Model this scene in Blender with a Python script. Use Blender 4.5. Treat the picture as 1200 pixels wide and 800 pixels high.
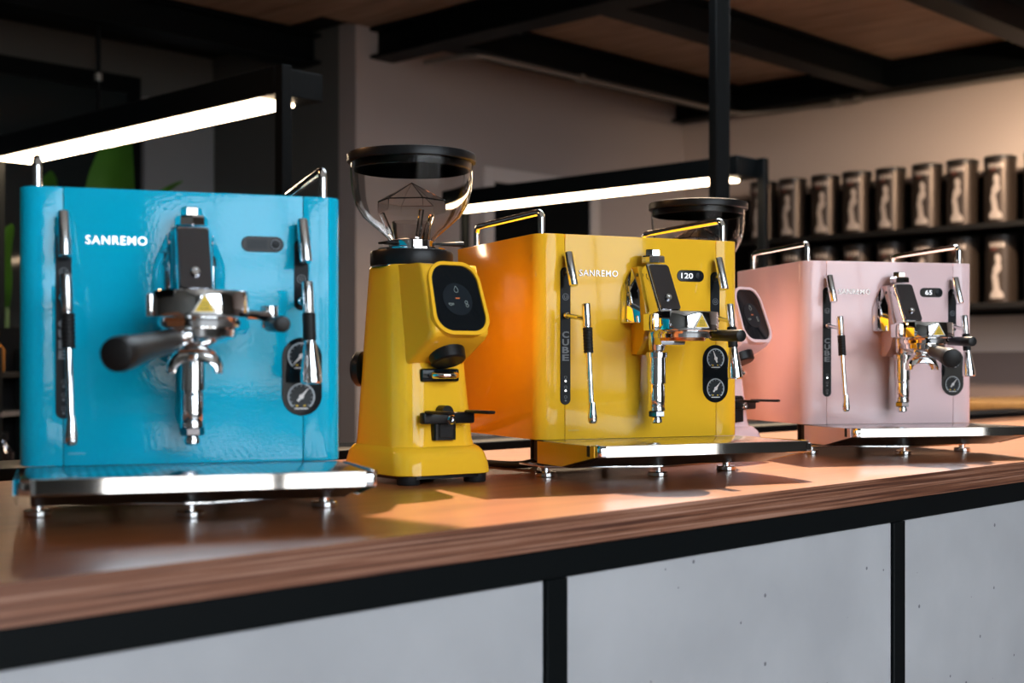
import bpy, bmesh, math, random
from mathutils import Vector, Matrix

for o in list(bpy.data.objects):
    bpy.data.objects.remove(o, do_unlink=True)
scene = bpy.context.scene
C = scene.collection
PI = math.pi
rnd = random.Random(7)

# ------------------------------------------------------------------ camera
ALPHA = 0.7668                     # angle between the counter and the view axis
SA, CA = math.sin(ALPHA), math.cos(ALPHA)
TOP = 1.05                         # height of the counter top
EYE = TOP + 0.1496
cam_d = bpy.data.cameras.new('camera')
cam_d.sensor_width = 36
cam_d.lens = 48.11
cam_d.shift_y = 0.0233
cam_d.clip_start = 0.02
cam_d.dof.use_dof = True
cam_d.dof.focus_distance = 1.93
cam_d.dof.aperture_fstop = 5.0
cam = bpy.data.objects.new('camera', cam_d)
C.objects.link(cam)
cam.location = (0, 0, EYE)
cam.rotation_euler = (PI / 2, 0, ALPHA - PI / 2)
scene.camera = cam

# ------------------------------------------------------------------ sky, sun, colour management
world = bpy.data.worlds.new('world')
scene.world = world
world.use_nodes = True
nt = world.node_tree
bg = nt.nodes['Background']
bg.inputs['Color'].default_value = (0.80, 0.90, 1.0, 1)
bg.inputs['Strength'].default_value = 7.9

sun_d = bpy.data.lights.new('sun', 'SUN')
sun_d.energy = 11.0
sun_d.angle = math.radians(0.6)
sun_d.color = (1.0, 0.71, 0.44)
sun = bpy.data.objects.new('sun', sun_d)
C.objects.link(sun)
sun.location = (4, 4, 6)
sun.rotation_euler = Vector((-0.844 * 0.92, -0.536 * 0.92, -1.0)).to_track_quat('-Z', 'Y').to_euler()


def portal(name, loc, rot, sx, sy):
    d = bpy.data.lights.new(name, 'AREA')
    d.shape = 'RECTANGLE'
    d.size, d.size_y = sx, sy
    d.cycles.is_portal = True
    o = bpy.data.objects.new(name, d)
    C.objects.link(o)
    o.location, o.rotation_euler = loc, rot
    return o


WIN_X0, WIN_X1, WIN_Y, WIN_Z0, WIN_Z1 = -2.0, 2.35, -3.5, 0.15, 4.0
portal('window_light', ((WIN_X0 + WIN_X1) / 2, WIN_Y + 0.02, (WIN_Z0 + WIN_Z1) / 2), (PI / 2, 0, 0), WIN_X1 - WIN_X0, WIN_Z1 - WIN_Z0)
SKX0, SKX1, SKY0, SKY1 = 2.2, 5.1, 1.55, 2.75
portal('skylight_light', ((SKX0 + SKX1) / 2, (SKY0 + SKY1) / 2, 2.74), (0, 0, 0), SKX1 - SKX0, SKY1 - SKY0)

vs = scene.view_settings
vs.view_transform = 'Standard'
vs.look = 'None'
vs.gamma = 1.0
vs.use_curve_mapping = False
vs.exposure = 0.0
cy = scene.cycles
cy.use_denoising = True
cy.max_bounces = 10
cy.glossy_bounces = 6
cy.transmission_bounces = 10
cy.transparent_max_bounces = 12
cy.caustics_reflective = False
cy.caustics_refractive = False
cy.sample_clamp_indirect = 6.0

# ------------------------------------------------------------------ materials
MATS = {}


def mat(name, col, rough=0.5, metal=0.0, coat=0.0, spec=0.5, trans=0.0, ior=1.45, emit=None, es=0.0, bump=None, var=None):
    """col: linear rgb. bump=(scale, strength, detail). var=(scale, amount) gentle colour mottling."""
    if name in MATS:
        return MATS[name]
    m = bpy.data.materials.new(name)
    m.use_nodes = True
    n, l = m.node_tree.nodes, m.node_tree.links
    b = n['Principled BSDF']
    b.inputs['Base Color'].default_value = (*col, 1)
    b.inputs['Roughness'].default_value = rough
    b.inputs['Metallic'].default_value = metal
    b.inputs['Specular IOR Level'].default_value = spec
    b.inputs['IOR'].default_value = ior
    b.inputs['Coat Weight'].default_value = coat
    b.inputs['Coat Roughness'].default_value = 0.04
    b.inputs['Transmission Weight'].default_value = trans
    if emit:
        b.inputs['Emission Color'].default_value = (*emit, 1)
        b.inputs['Emission Strength'].default_value = es
    if bump or var:
        tc = n.new('ShaderNodeTexCoord')
    if bump:
        nz = n.new('ShaderNodeTexNoise')
        nz.inputs['Scale'].default_value = bump[0]
        nz.inputs['Detail'].default_value = bump[2] if len(bump) > 2 else 2
        l.new(tc.outputs['Object'], nz.inputs['Vector'])
        bp = n.new('ShaderNodeBump')
        bp.inputs['Strength'].default_value = bump[1]
        bp.inputs['Distance'].default_value = 0.001
        l.new(nz.outputs['Fac'], bp.inputs['Height'])
        l.new(bp.outputs['Normal'], b.inputs['Normal'])
        if coat:
            l.new(bp.outputs['Normal'], b.inputs['Coat Normal'])
    if var:
        nv = n.new('ShaderNodeTexNoise')
        nv.inputs['Scale'].default_value = var[0]
        nv.inputs['Detail'].default_value = 5
        l.new(tc.outputs['Object'], nv.inputs['Vector'])
        mx = n.new('ShaderNodeMix')
        mx.data_type = 'RGBA'
        mx.inputs['A'].default_value = (*[c * (1 - var[1]) for c in col], 1)
        mx.inputs['B'].default_value = (*[min(1, c * (1 + var[1])) for c in col], 1)
        l.new(nv.outputs['Fac'], mx.inputs['Factor'])
        l.new(mx.outputs['Result'], b.inputs['Base Color'])
    MATS[name] = m
    return m


def wood(name, dark, light, rough, coat, scale=(1, 14, 14), strength=0.15):
    m = bpy.data.materials.new(name)
    m.use_nodes = True
    n, l = m.node_tree.nodes, m.node_tree.links
    b = n['Principled BSDF']
    b.inputs['Roughness'].default_value = rough
    b.inputs['Coat Weight'].default_value = coat
    b.inputs['Coat Roughness'].default_value = 0.18
    tc = n.new('ShaderNodeTexCoord')
    mp = n.new('ShaderNodeMapping')
    mp.inputs['Scale'].default_value = scale
    l.new(tc.outputs['Object'], mp.inputs['Vector'])
    nz = n.new('ShaderNodeTexNoise')
    nz.inputs['Scale'].default_value = 3.0
    nz.inputs['Detail'].default_value = 8
    nz.inputs['Roughness'].default_value = 0.6
    nz.inputs['Distortion'].default_value = 0.4
    l.new(mp.outputs['Vector'], nz.inputs['Vector'])
    cr = n.new('ShaderNodeValToRGB')
    cr.color_ramp.elements[0].position = 0.3
    cr.color_ramp.elements[1].position = 0.72
    cr.color_ramp.elements[0].color = (*dark, 1)
    cr.color_ramp.elements[1].color = (*light, 1)
    l.new(nz.outputs['Fac'], cr.inputs['Fac'])
    l.new(cr.outputs['Color'], b.inputs['Base Color'])
    bp = n.new('ShaderNodeBump')
    bp.inputs['Strength'].default_value = strength
    bp.inputs['Distance'].default_value = 0.0006
    l.new(nz.outputs['Fac'], bp.inputs['Height'])
    l.new(bp.outputs['Normal'], b.inputs['Normal'])
    MATS[name] = m
    return m


M_CHROME = mat('chrome', (0.86, 0.87, 0.88), 0.05, 1.0)
M_CHROME_DARK = mat('smoked_chrome', (0.17, 0.17, 0.19), 0.07, 1.0)
M_STEEL = mat('brushed_steel', (0.66, 0.67, 0.69), 0.26, 1.0)
M_SATIN = mat('satin_chrome', (0.78, 0.79, 0.80), 0.20, 1.0)
M_BLACK = mat('black_plastic', (0.007, 0.007, 0.0075), 0.36, spec=.3)
M_RUBBER = mat('black_rubber', (0.009, 0.009, 0.0095), 0.55, spec=.3)
M_GLOSSBLACK = mat('black_glass', (0.005, 0.007, 0.009), 0.06, spec=.25)
M_STRIP = mat('slate_strip', (0.009, 0.012, 0.016), 0.18, spec=.12)
M_BLUE = mat('blue_enamel', (0.003, 0.45, 0.69), 0.07, spec=.42, bump=(260, 0.14, 1))
M_YELLOW = mat('yellow_enamel', (0.93, 0.52, 0.028), 0.09, spec=.32, bump=(70, 0.05, 2))
M_PINK = mat('pink_enamel', (0.90, 0.655, 0.67), 0.09, spec=.35, bump=(70, 0.05, 2))
M_WHITE = mat('white_print', (0.8, 0.8, 0.8), 0.5)
M_GREYPRINT = mat('grey_print', (0.16, 0.18, 0.20), 0.45)
M_DIGIT = mat('lit_digits', (0.9, 0.9, 0.95), 0.5, emit=(0.95, 0.95, 1.0), es=1.1)
M_LEDW = mat('lit_indicator', (1, 1, 1), 0.4, emit=(1, 1, 1), es=4.0)
M_LCD = mat('unlit_display', (0.02, 0.022, 0.025), 0.2, spec=.25)
M_DIAL = mat('dial_face', (0.012, 0.017, 0.022), 0.25, spec=.2)
M_WARN = mat('warning_yellow', (0.75, 0.5, 0.01), 0.4)
M_COPPER = mat('copper_screen', (0.75, 0.33, 0.15), 0.2, 1.0)
M_GLASS = mat('hopper_plastic', (0.97, 0.95, 0.93), 0.02, trans=1.0, ior=1.14)
M_SMOKE = mat('smoked_tub', (0.85, 0.80, 0.77), 0.04, trans=1.0, ior=1.15)
M_FRAME = mat('black_steel', (0.0028, 0.004, 0.0046), 0.5, spec=.12)
M_BLACKWOOD = mat('black_board', (0.006, 0.0055, 0.0055), 0.65, spec=.25)
M_LED = mat('warm_led', (1, 0.85, 0.7), 0.5, emit=(1.0, 0.74, 0.48), es=22.0)
M_GREYWALL = mat('grey_plaster', (0.39, 0.325, 0.305), 0.85, var=(1.2, 0.06))
M_DARKWALL = mat('dark_plaster', (0.11, 0.108, 0.10), 0.8, var=(1.5, 0.08))
M_PALEWALL = mat('pale_plaster', (0.55, 0.45, 0.40), 0.85, var=(1.2, 0.05))
M_MAUVE = mat('mauve_panel', (0.19, 0.135, 0.12), 0.7, var=(2, 0.06))
M_FLOOR = mat('floor_screed', (0.16, 0.14, 0.125), 0.5, var=(2.5, 0.12))
M_LEAF = mat('leaf_green', (0.05, 0.15, 0.016), 0.4, var=(8, 0.3))
M_STEM = mat('stem_green', (0.05, 0.10, 0.02), 0.5)
M_POT = mat('pot_clay', (0.10, 0.09, 0.085), 0.7)
M_TIN = mat('tin_bronze', (0.045, 0.032, 0.025), 0.38, 0.6)
M_TINLID = mat('tin_lid', (0.03, 0.026, 0.024), 0.4, 0.5)
M_TINPRINT = mat('tin_print', (0.36, 0.30, 0.27), 0.5)
M_TINRED = mat('tin_red', (0.16, 0.045, 0.035), 0.5)
M_DARKGLASS = mat('dark_window_glass', (0.02, 0.025, 0.025), 0.05)
M_TRIMPALE = mat('pale_trim', (0.62, 0.55, 0.52), 0.6)
M_PIPE = mat('galvanised_pipe', (0.30, 0.27, 0.24), 0.4, 0.5)
M_CLEARGLASS = mat('drinking_glass', (0.9, 0.9, 0.9), 0.03, trans=0.9, ior=1.3)
M_BRASS = mat('amber_bottle', (0.25, 0.10, 0.02), 0.1)
M_DIALGREY = mat('pale_grey_dial', (0.6, 0.6, 0.62), 0.4)
M_WOODTOP = wood('countertop_film', (0.215, 0.066, 0.022), (0.38, 0.128, 0.042), 0.30, 0.15, (1.0, 9, 9))
M_BOARD = wood('ceiling_wood', (0.27, 0.16, 0.105), (0.46, 0.29, 0.20), 0.6, 0.0, (9, 0.9, 9))
M_TABLE = wood('table_oak', (0.48, 0.20, 0.05), (0.66, 0.30, 0.08), 0.45, 0.1, (1, 9, 9))


def ply_material():
    m = bpy.data.materials.new('plywood_edge')
    m.use_nodes = True
    n, l = m.node_tree.nodes, m.node_tree.links
    b = n['Principled BSDF']
    b.inputs['Roughness'].default_value = 0.5
    tc = n.new('ShaderNodeTexCoord')
    mp = n.new('ShaderNodeMapping')
    mp.inputs['Scale'].default_value = (0.9, 0.9, 135)
    l.new(tc.outputs['Object'], mp.inputs['Vector'])
    nz = n.new('ShaderNodeTexNoise')
    nz.inputs['Scale'].default_value = 2.2
    nz.inputs['Detail'].default_value = 6
    nz.inputs['Roughness'].default_value = 0.65
    l.new(mp.outputs['Vector'], nz.inputs['Vector'])
    cr = n.new('ShaderNodeValToRGB')
    e = cr.color_ramp.elements
    e[0].position, e[1].position = 0.40, 0.64
    e[0].color, e[1].color = (0.070, 0.022, 0.012, 1), (0.40, 0.22, 0.155, 1)
    k = e.new(0.51)
    k.color = (0.200, 0.075, 0.038, 1)
    l.new(nz.outputs['Fac'], cr.inputs['Fac'])
    l.new(cr.outputs['Color'], b.inputs['Base Color'])
    bp = n.new('ShaderNodeBump')
    bp.inputs['Strength'].default_value = 0.35
    bp.inputs['Distance'].default_value = 0.001
    l.new(nz.outputs['Fac'], bp.inputs['Height'])
    l.new(bp.outputs['Normal'], b.inputs['Normal'])
    return m


def concrete_material():
    m = bpy.data.materials.new('cast_concrete')
    m.use_nodes = True
    n, l = m.node_tree.nodes, m.node_tree.links
    b = n['Principled BSDF']
    b.inputs['Roughness'].default_value = 0.75
    tc = n.new('ShaderNodeTexCoord')
    nz = n.new('ShaderNodeTexNoise')
    nz.inputs['Scale'].default_value = 5
    nz.inputs['Detail'].default_value = 8
    l.new(tc.outputs['Object'], nz.inputs['Vector'])
    cr = n.new('ShaderNodeValToRGB')
    cr.color_ramp.elements[0].position, cr.color_ramp.elements[1].position = 0.3, 0.7
    cr.color_ramp.elements[0].color, cr.color_ramp.elements[1].color = (0.365, 0.368, 0.388, 1), (0.45, 0.453, 0.474, 1)
    l.new(nz.outputs['Fac'], cr.inputs['Fac'])
    vo = n.new('ShaderNodeTexVoronoi')           # air-bubble pores
    vo.inputs['Scale'].default_value = 42
    l.new(tc.outputs['Object'], vo.inputs['Vector'])
    sep = n.new('ShaderNodeSeparateColor')
    l.new(vo.outputs['Color'], sep.inputs['Color'])
    size = n.new('ShaderNodeMapRange')           # only some cells hold a pore, of uneven size
    size.inputs['From Min'].default_value, size.inputs['From Max'].default_value = 0.58, 1.0
    size.inputs['To Min'].default_value, size.inputs['To Max'].default_value = 0.0, 0.13
    l.new(sep.outputs['Red'], size.inputs['Value'])
    lt = n.new('ShaderNodeMath')
    lt.operation = 'LESS_THAN'
    l.new(vo.outputs['Distance'], lt.inputs[0])
    l.new(size.outputs['Result'], lt.inputs[1])
    mx = n.new('ShaderNodeMix')
    mx.data_type = 'RGBA'
    l.new(lt.outputs['Value'], mx.inputs['Factor'])
    l.new(cr.outputs['Color'], mx.inputs['A'])
    mx.inputs['B'].default_value = (0.14, 0.14, 0.155, 1)
    l.new(mx.outputs['Result'], b.inputs['Base Color'])
    bp = n.new('ShaderNodeBump')
    bp.invert = True
    bp.inputs['Strength'].default_value = 0.6
    bp.inputs['Distance'].default_value = 0.002
    l.new(lt.outputs['Value'], bp.inputs['Height'])
    l.new(bp.outputs['Normal'], b.inputs['Normal'])
    return m


def perforated():
    m = bpy.data.materials.new('perforated_steel')
    m.use_nodes = True
    n, l = m.node_tree.nodes, m.node_tree.links
    b = n['Principled BSDF']
    b.inputs['Metallic'].default_value = 1
    b.inputs['Roughness'].default_value = 0.16
    tc = n.new('ShaderNodeTexCoord')
    sc_ = n.new('ShaderNodeVectorMath')
    sc_.operation = 'SCALE'
    sc_.inputs['Scale'].default_value = 120
    fr = n.new('ShaderNodeVectorMath')
    fr.operation = 'FRACTION'
    sb = n.new('ShaderNodeVectorMath')
    sb.operation = 'SUBTRACT'
    sb.inputs[1].default_value = (.5, .5, 0)
    ml = n.new('ShaderNodeVectorMath')
    ml.operation = 'MULTIPLY'
    ml.inputs[1].default_value = (1, 1, 0)
    ln = n.new('ShaderNodeVectorMath')
    ln.operation = 'LENGTH'
    lt = n.new('ShaderNodeMath')
    lt.operation = 'LESS_THAN'
    lt.inputs[1].default_value = .27
    mx = n.new('ShaderNodeMix')
    mx.data_type = 'RGBA'
    mx.inputs['A'].default_value = (.72, .73, .75, 1)
    mx.inputs['B'].default_value = (.02, .02, .02, 1)
    l.new(tc.outputs['Object'], sc_.inputs[0])
    l.new(sc_.outputs['Vector'], fr.inputs[0])
    l.new(fr.outputs['Vector'], sb.inputs[0])
    l.new(sb.outputs['Vector'], ml.inputs[0])
    l.new(ml.outputs['Vector'], ln.inputs[0])
    l.new(ln.outputs['Value'], lt.inputs[0])
    l.new(lt.outputs['Value'], mx.inputs['Factor'])
    l.new(mx.outputs['Result'], b.inputs['Base Color'])
    return m


M_PERF = perforated()
M_PLY = ply_material()
M_CONCRETE = concrete_material()

# ------------------------------------------------------------------ helpers


def obj(name, bm, material, parent=None, smooth=True, sharp=38):
    """Link a bmesh as ONE mesh object; material may be a list."""
    bmesh.ops.recalc_face_normals(bm, faces=bm.faces)
    if smooth:
        lim = math.radians(sharp)
        for f in bm.faces:
            f.smooth = True
        for e in bm.edges:
            if len(e.link_faces) == 2 and e.calc_face_angle(0) > lim:
                e.smooth = False
    me = bpy.data.meshes.new(name)
    bm.to_mesh(me)
    bm.free()
    for m in (material if isinstance(material, (list, tuple)) else [material]):
        me.materials.append(m)
    o = bpy.data.objects.new(name, me)
    C.objects.link(o)
    if parent:
        o.parent = parent
    return o


def thing(name, label, cat, loc=(0, 0, 0), rotz=0, group=None):
    o = bpy.data.objects.new(name, None)
    o.empty_display_size = 0.05
    C.objects.link(o)
    o.location, o.rotation_euler = loc, (0, 0, rotz)
    tag(o, label, cat, group)
    return o


def tag(o, label, cat, group=None):
    o['label'], o['category'] = label, cat
    if group:
        o['group'] = group
    return o


def structure(o, label=None):
    o['kind'] = 'structure'
    if label:
        o['label'] = label
    return o


def copy_tree(o, parent=None):
    c = o.copy()
    C.objects.link(c)
    if parent:
        c.parent = parent
        c.matrix_parent_inverse = o.matrix_parent_inverse
    for ch in list(o.children):
        copy_tree(ch, c)
    return c


def bx(x0, x1, y0, y1, z0, z1, bev=0.0, seg=2, bm=None):
    bm = bm or bmesh.new()
    t = bmesh.new()
    bmesh.ops.create_cube(t, size=1)
    for v in t.verts:
        v.co = Vector(((x0 + x1) / 2 + v.co.x * (x1 - x0), (y0 + y1) / 2 + v.co.y * (y1 - y0), (z0 + z1) / 2 + v.co.z * (z1 - z0)))
    if bev > 0:
        bmesh.ops.bevel(t, geom=list(t.edges), offset=bev, segments=seg, affect='EDGES', profile=0.5)
    return merge(bm, t)


def merge(bm, t, mi=None):
    me = bpy.data.meshes.new('tmp')
    if mi is not None:
        for f in t.faces:
            f.material_index = mi
    t.to_mesh(me)
    t.free()
    bm.from_mesh(me)
    bpy.data.meshes.remove(me)
    return bm


def lathe(profile, n=32, bm=None, M=None, closed=True):
    """profile [(r, z)...] about Z; M places it. r=0 rows become poles."""
    bm = bm or bmesh.new()
    M = M or Matrix.Identity(4)
    rings = []
    for r, z in profile:
        if r < 1e-7:
            rings.append([bm.verts.new(M @ Vector((0, 0, z)))])
        else:
            rings.append([bm.verts.new(M @ Vector((r * math.cos(2 * PI * i / n), r * math.sin(2 * PI * i / n), z))) for i in range(n)])
    for a, b in zip(rings, rings[1:]):
        for i in range(n):
            j = (i + 1) % n
            if len(a) == 1 and len(b) == 1:
                continue
            if len(a) == 1:
                bm.faces.new((a[0], b[i], b[j]))
            elif len(b) == 1:
                bm.faces.new((a[i], a[j], b[0]))
            else:
                bm.faces.new((a[i], a[j], b[j], b[i]))
    if closed:
        if len(rings[0]) > 1:
            bm.faces.new(rings[0])
        if len(rings[-1]) > 1:
            bm.faces.new(rings[-1])
    return bm


def axis_matrix(p, d):
    """Matrix that moves +Z at the origin to direction d at p."""
    q = Vector(d).normalized().to_track_quat('Z', 'Y')
    return Matrix.Translation(Vector(p)) @ q.to_matrix().to_4x4()


def rod(p0, p1, r0, r1=None, n=20, bev=0.0, bm=None):
    p0, p1 = Vector(p0), Vector(p1)
    r1 = r0 if r1 is None else r1
    L = (p1 - p0).length
    if bev > 0:
        pr = [(r0 - bev, 0), (r0 - bev * 0.3, bev * 0.3), (r0, bev), (r1, L - bev), (r1 - bev * 0.3, L - bev * 0.3), (r1 - bev, L)]
    else:
        pr = [(r0, 0), (r1, L)]
    return lathe(pr, n, bm, axis_matrix(p0, p1 - p0))


def fillet(pts, r, seg=6):
    out = [Vector(pts[0])]
    for a, b, c in zip(pts, pts[1:], pts[2:]):
        a, b, c = Vector(a), Vector(b), Vector(c)
        u, v = (a - b).normalized(), (c - b).normalized()
        d = min(r, (a - b).length * 0.49, (c - b).length * 0.49)
        p, q = b + u * d, b + v * d
        for i in range(seg + 1):
            t = i / seg
            out.append((1 - t) ** 2 * p + 2 * t * (1 - t) * b + t * t * q)
    out.append(Vector(pts[-1]))
    return out


def tube(pts, r, n=14, bm=None):
    """Sweep along a polyline; r a number or one per point."""
    bm = bm or bmesh.new()
    pts = [Vector(p) for p in pts]
    rs = r if isinstance(r, (list, tuple)) else [r] * len(pts)
    up = None
    rings = []
    for i, p in enumerate(pts):
        t = (pts[min(i + 1, len(pts) - 1)] - pts[max(i - 1, 0)]).normalized()
        if up is None:
            up = t.orthogonal().normalized()
        up = (up - t * up.dot(t)).normalized()
        s = t.cross(up)
        rings.append([bm.verts.new(p + (up * math.cos(2 * PI * k / n) + s * math.sin(2 * PI * k / n)) * rs[i]) for k in range(n)])
    for a, b in zip(rings, rings[1:]):
        for k in range(n):
            j = (k + 1) % n
            bm.faces.new((a[k], a[j], b[j], b[k]))
    bm.faces.new(rings[0])
    bm.faces.new(rings[-1])
    return bm


def prism(poly, w0, w1, plane='xz', bev=0.0, bm=None, seg=2):
    """poly in 2-D, extruded between w0 and w1 along the missing axis."""
    bm = bm or bmesh.new()
    t = bmesh.new()

    def P(a, b, w):
        return {'xz': (a, w, b), 'yz': (w, a, b), 'xy': (a, b, w)}[plane]
    A = [t.verts.new(P(a, b, w0)) for a, b in poly]
    B = [t.verts.new(P(a, b, w1)) for a, b in poly]
    t.faces.new(A)
    t.faces.new(B)
    k = len(poly)
    for i in range(k):
        t.faces.new((A[i], A[(i + 1) % k], B[(i + 1) % k], B[i]))
    bmesh.ops.recalc_face_normals(t, faces=t.faces)
    if bev > 0:
        es = [e for e in t.edges if len(e.link_faces) == 2 and e.calc_face_angle(0) > 0.6]
        bmesh.ops.bevel(t, geom=es, offset=bev, segments=seg, affect='EDGES', profile=0.5)
    return merge(bm, t)


def rrect(x0, x1, y0, y1, r, n=6):
    """Rounded rectangle outline, counter-clockwise."""
    r = min(r, (x1 - x0) / 2 - 1e-5, (y1 - y0) / 2 - 1e-5)
    out = []
    for cx, cy_, a0 in ((x1 - r, y0 + r, -90), (x1 - r, y1 - r, 0), (x0 + r, y1 - r, 90), (x0 + r, y0 + r, 180)):
        for i in range(n + 1):
            a = math.radians(a0 + 90 * i / n)
            out.append((cx + r * math.cos(a), cy_ + r * math.sin(a)))
    return out


def ring_flat(cx, cz, r0, r1, y, th=0.0004, n=32, a0=0, a1=360, bm=None):
    """Flat annulus in the XZ plane with a little thickness, facing -Y."""
    bm = bm or bmesh.new()
    full = abs(a1 - a0) >= 360
    m = n if full else n + 1
    q = []
    for i in range(m):
        a = math.radians(a0 + (a1 - a0) * i / n)
        c, s = math.cos(a), math.sin(a)
        q.append([bm.verts.new((cx + r * c, yy, cz + r * s)) for r, yy in ((r0, y), (r1, y), (r1, y + th), (r0, y + th))])
    for i in range(n):
        a, b = q[i], q[(i + 1) % m]
        for k in range(4):
            bm.faces.new((a[k], b[k], b[(k + 1) % 4], a[(k + 1) % 4]))
    return bm


def text_bm(s, height, extrude, bold=0.0, width=None, spacing=1.0):
    """Lettering standing in the XZ plane, facing -Y, left-bottom at the origin."""
    cu = bpy.data.curves.new('txt', 'FONT')
    cu.body = s
    cu.size = 1
    cu.extrude = 0.0
    cu.offset = bold
    cu.space_character = spacing
    cu.resolution_u = 3
    o = bpy.data.objects.new('txt', cu)
    C.objects.link(o)
    dg = bpy.context.evaluated_depsgraph_get()
    me = bpy.data.meshes.new_from_object(o.evaluated_get(dg))
    bpy.data.objects.remove(o)
    bpy.data.curves.remove(cu)
    bm = bmesh.new()
    bm.from_mesh(me)
    bpy.data.meshes.remove(me)
    xs = [v.co.x for v in bm.verts]
    ys = [v.co.y for v in bm.verts]
    sy = height / (max(ys) - min(ys))
    sx = sy if width is None else width / (max(xs) - min(xs))
    x0, y0 = min(xs), min(ys)
    for v in bm.verts:
        v.co = Vector(((v.co.x - x0) * sx, 0, (v.co.y - y0) * sy))
    g = bmesh.ops.extrude_face_region(bm, geom=list(bm.faces))
    for v in [e for e in g['geom'] if isinstance(e, bmesh.types.BMVert)]:
        v.co.y -= extrude
    return bm


def shift(bm, d):
    for v in bm.verts:
        v.co += Vector(d)
    return bm


def w_of(x, y):
    """View-aligned ground point (right, forward) to the room's axes."""
    return (x * SA + y * CA, -x * CA + y * SA)


# ------------------------------------------------------------------ room shell
CEIL = 2.75
WX = 6.38            # right wall
WY = 4.77            # middle back wall
RX = 3.94            # where the middle wall steps back
BY = 5.9             # recessed back wall
LX, FY = -3.0, WIN_Y

structure(obj('floor', bx(LX, WX, FY, BY, -0.1, 0), M_FLOOR))
cl = bmesh.new()
HIGH, EDGE = 4.2, 1.40        # taller front half of the room, up to the mezzanine edge
bx(LX - .1, SKX0, EDGE, BY + .1, CEIL, CEIL + .12, bm=cl)
bx(SKX1, WX + .1, EDGE, BY + .1, CEIL, CEIL + .12, bm=cl)
bx(SKX0, SKX1, EDGE, SKY0, CEIL, CEIL + .12, bm=cl)
hi = bx(LX - .1, WX + .1, FY - .1, EDGE + .1, HIGH, HIGH + .12)
bx(LX - .1, WX + .1, EDGE, EDGE + .1, CEIL + .12, HIGH, bm=hi)
bx(SKX0, SKX1, SKY1, BY + .1, CEIL, CEIL + .12, bm=cl)
ceil = structure(obj('ceiling', cl, M_BLACKWOOD))
structure(obj('ceiling', hi, mat('white_ceiling', (.62, .61, .59), .9)))
x = 1.6
while x < WX - 0.02:
    x1 = min(x + 0.215, WX)
    if x1 <= SKX1 + 0.1:
        b = bx(x + .002, x1 - .002, SKY1 + 0.03, 5.0 if x1 < RX else WY, CEIL - .02, CEIL - .001, 0.003, 1)
    else:
        b = bx(x + .002, x1 - .002, EDGE, WY, CEIL - .02, CEIL - .001, 0.003, 1)
    obj('board', b, M_BOARD, ceil)
    x = x1

structure(obj('wall_right', bx(WX, WX + .1, FY, WY, 0, HIGH), M_PALEWALL))
wb = bx(RX, WX, WY, WY + .12, 0, CEIL)
structure(obj('wall_back', wb, M_GREYWALL))
structure(obj('wall_recess_side', bx(RX, RX + .1, WY + .12, BY, 0, CEIL), M_DARKWALL))
structure(obj('wall_recess', bx(LX, RX + .1, BY, BY + .1, 0, CEIL), M_DARKWALL))
structure(obj('wall_left', bx(LX - .1, LX, FY, BY, 0, HIGH), M_DARKWALL))
wf = bmesh.new()
bx(LX, WIN_X0, FY - .1, FY, 0, HIGH, bm=wf)
bx(WIN_X1, WX, FY - .1, FY, 0, HIGH, bm=wf)
bx(WIN_X0, WIN_X1, FY - .1, FY, 0, WIN_Z0, bm=wf)
bx(WIN_X0, WIN_X1, FY - .1, FY, WIN_Z1, HIGH, bm=wf)
structure(obj('wall_front', wf, M_DARKWALL))
wfr = bmesh.new()
for k in range(4):
    xm = WIN_X0 + (WIN_X1 - WIN_X0) * k / 3
    bx(max(WIN_X0, xm - .04), min(WIN_X1, xm + .04), FY - .07, FY - .02, WIN_Z0, WIN_Z1, bm=wfr)
bx(WIN_X0, WIN_X1, FY - .07, FY - .02, WIN_Z0, WIN_Z0 + .06, bm=wfr)
bx(WIN_X0, WIN_X1, FY - .07, FY - .02, 2.5, 2.56, bm=wfr)
bx(WIN_X0, WIN_X1, FY - .07, FY - .02, WIN_Z1 - .06, WIN_Z1, bm=wfr)
structure(obj('window_1', wfr, M_FRAME))
structure(obj('trim_skylight', prism([(SKX0 - .04, SKY0 - .04), (SKX1 + .04, SKY0 - .04), (SKX1 + .04, SKY0), (SKX0 - .04, SKY0)], CEIL - .03, CEIL, 'xy'), M_FRAME))
# mauve lower panelling on the right wall
structure(obj('trim_wainscot', bx(WX - .03, WX, FY + .1, WY, 0, 1.265), M_MAUVE))
structure(obj('baseboard_back', bx(RX, 4.70, WY - .015, WY, 0, .09), M_FRAME))

# street outside the shopfront: pavement and dark facades with narrow gaps of sky between them
structure(obj('pavement', bx(-30, 30, -24, FY - .1, -.12, -.02), mat('paving', (.45, .44, .42), .8, var=(3, .1))))
FD = -12.0
for lab, x0, x1 in (('widest dark low building front across the street, at its left end', -30, -5.9), ('dark low building front across the street, second from the left', -5.1, -4.4),
                    ('dark low building front across the street, third from the left', -3.6, -1.9), ('dark low building front across the street, opposite the counter', -1.4, 3.2),
                    ('dark low building front across the street, at its right end', 3.7, 30)):
    t = thing('street_facade', lab, 'building', (x0, FD, 0), 0)
    obj('facade_wall', bx(0, x1 - x0, -.3, 0, -.02, 3.1), mat('facade_render', (.36, .35, .33), .8), t)
# ceiling steelwork: joists along the counter, girders across
BZ0, BZ1 = 2.59, CEIL - .02


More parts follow.
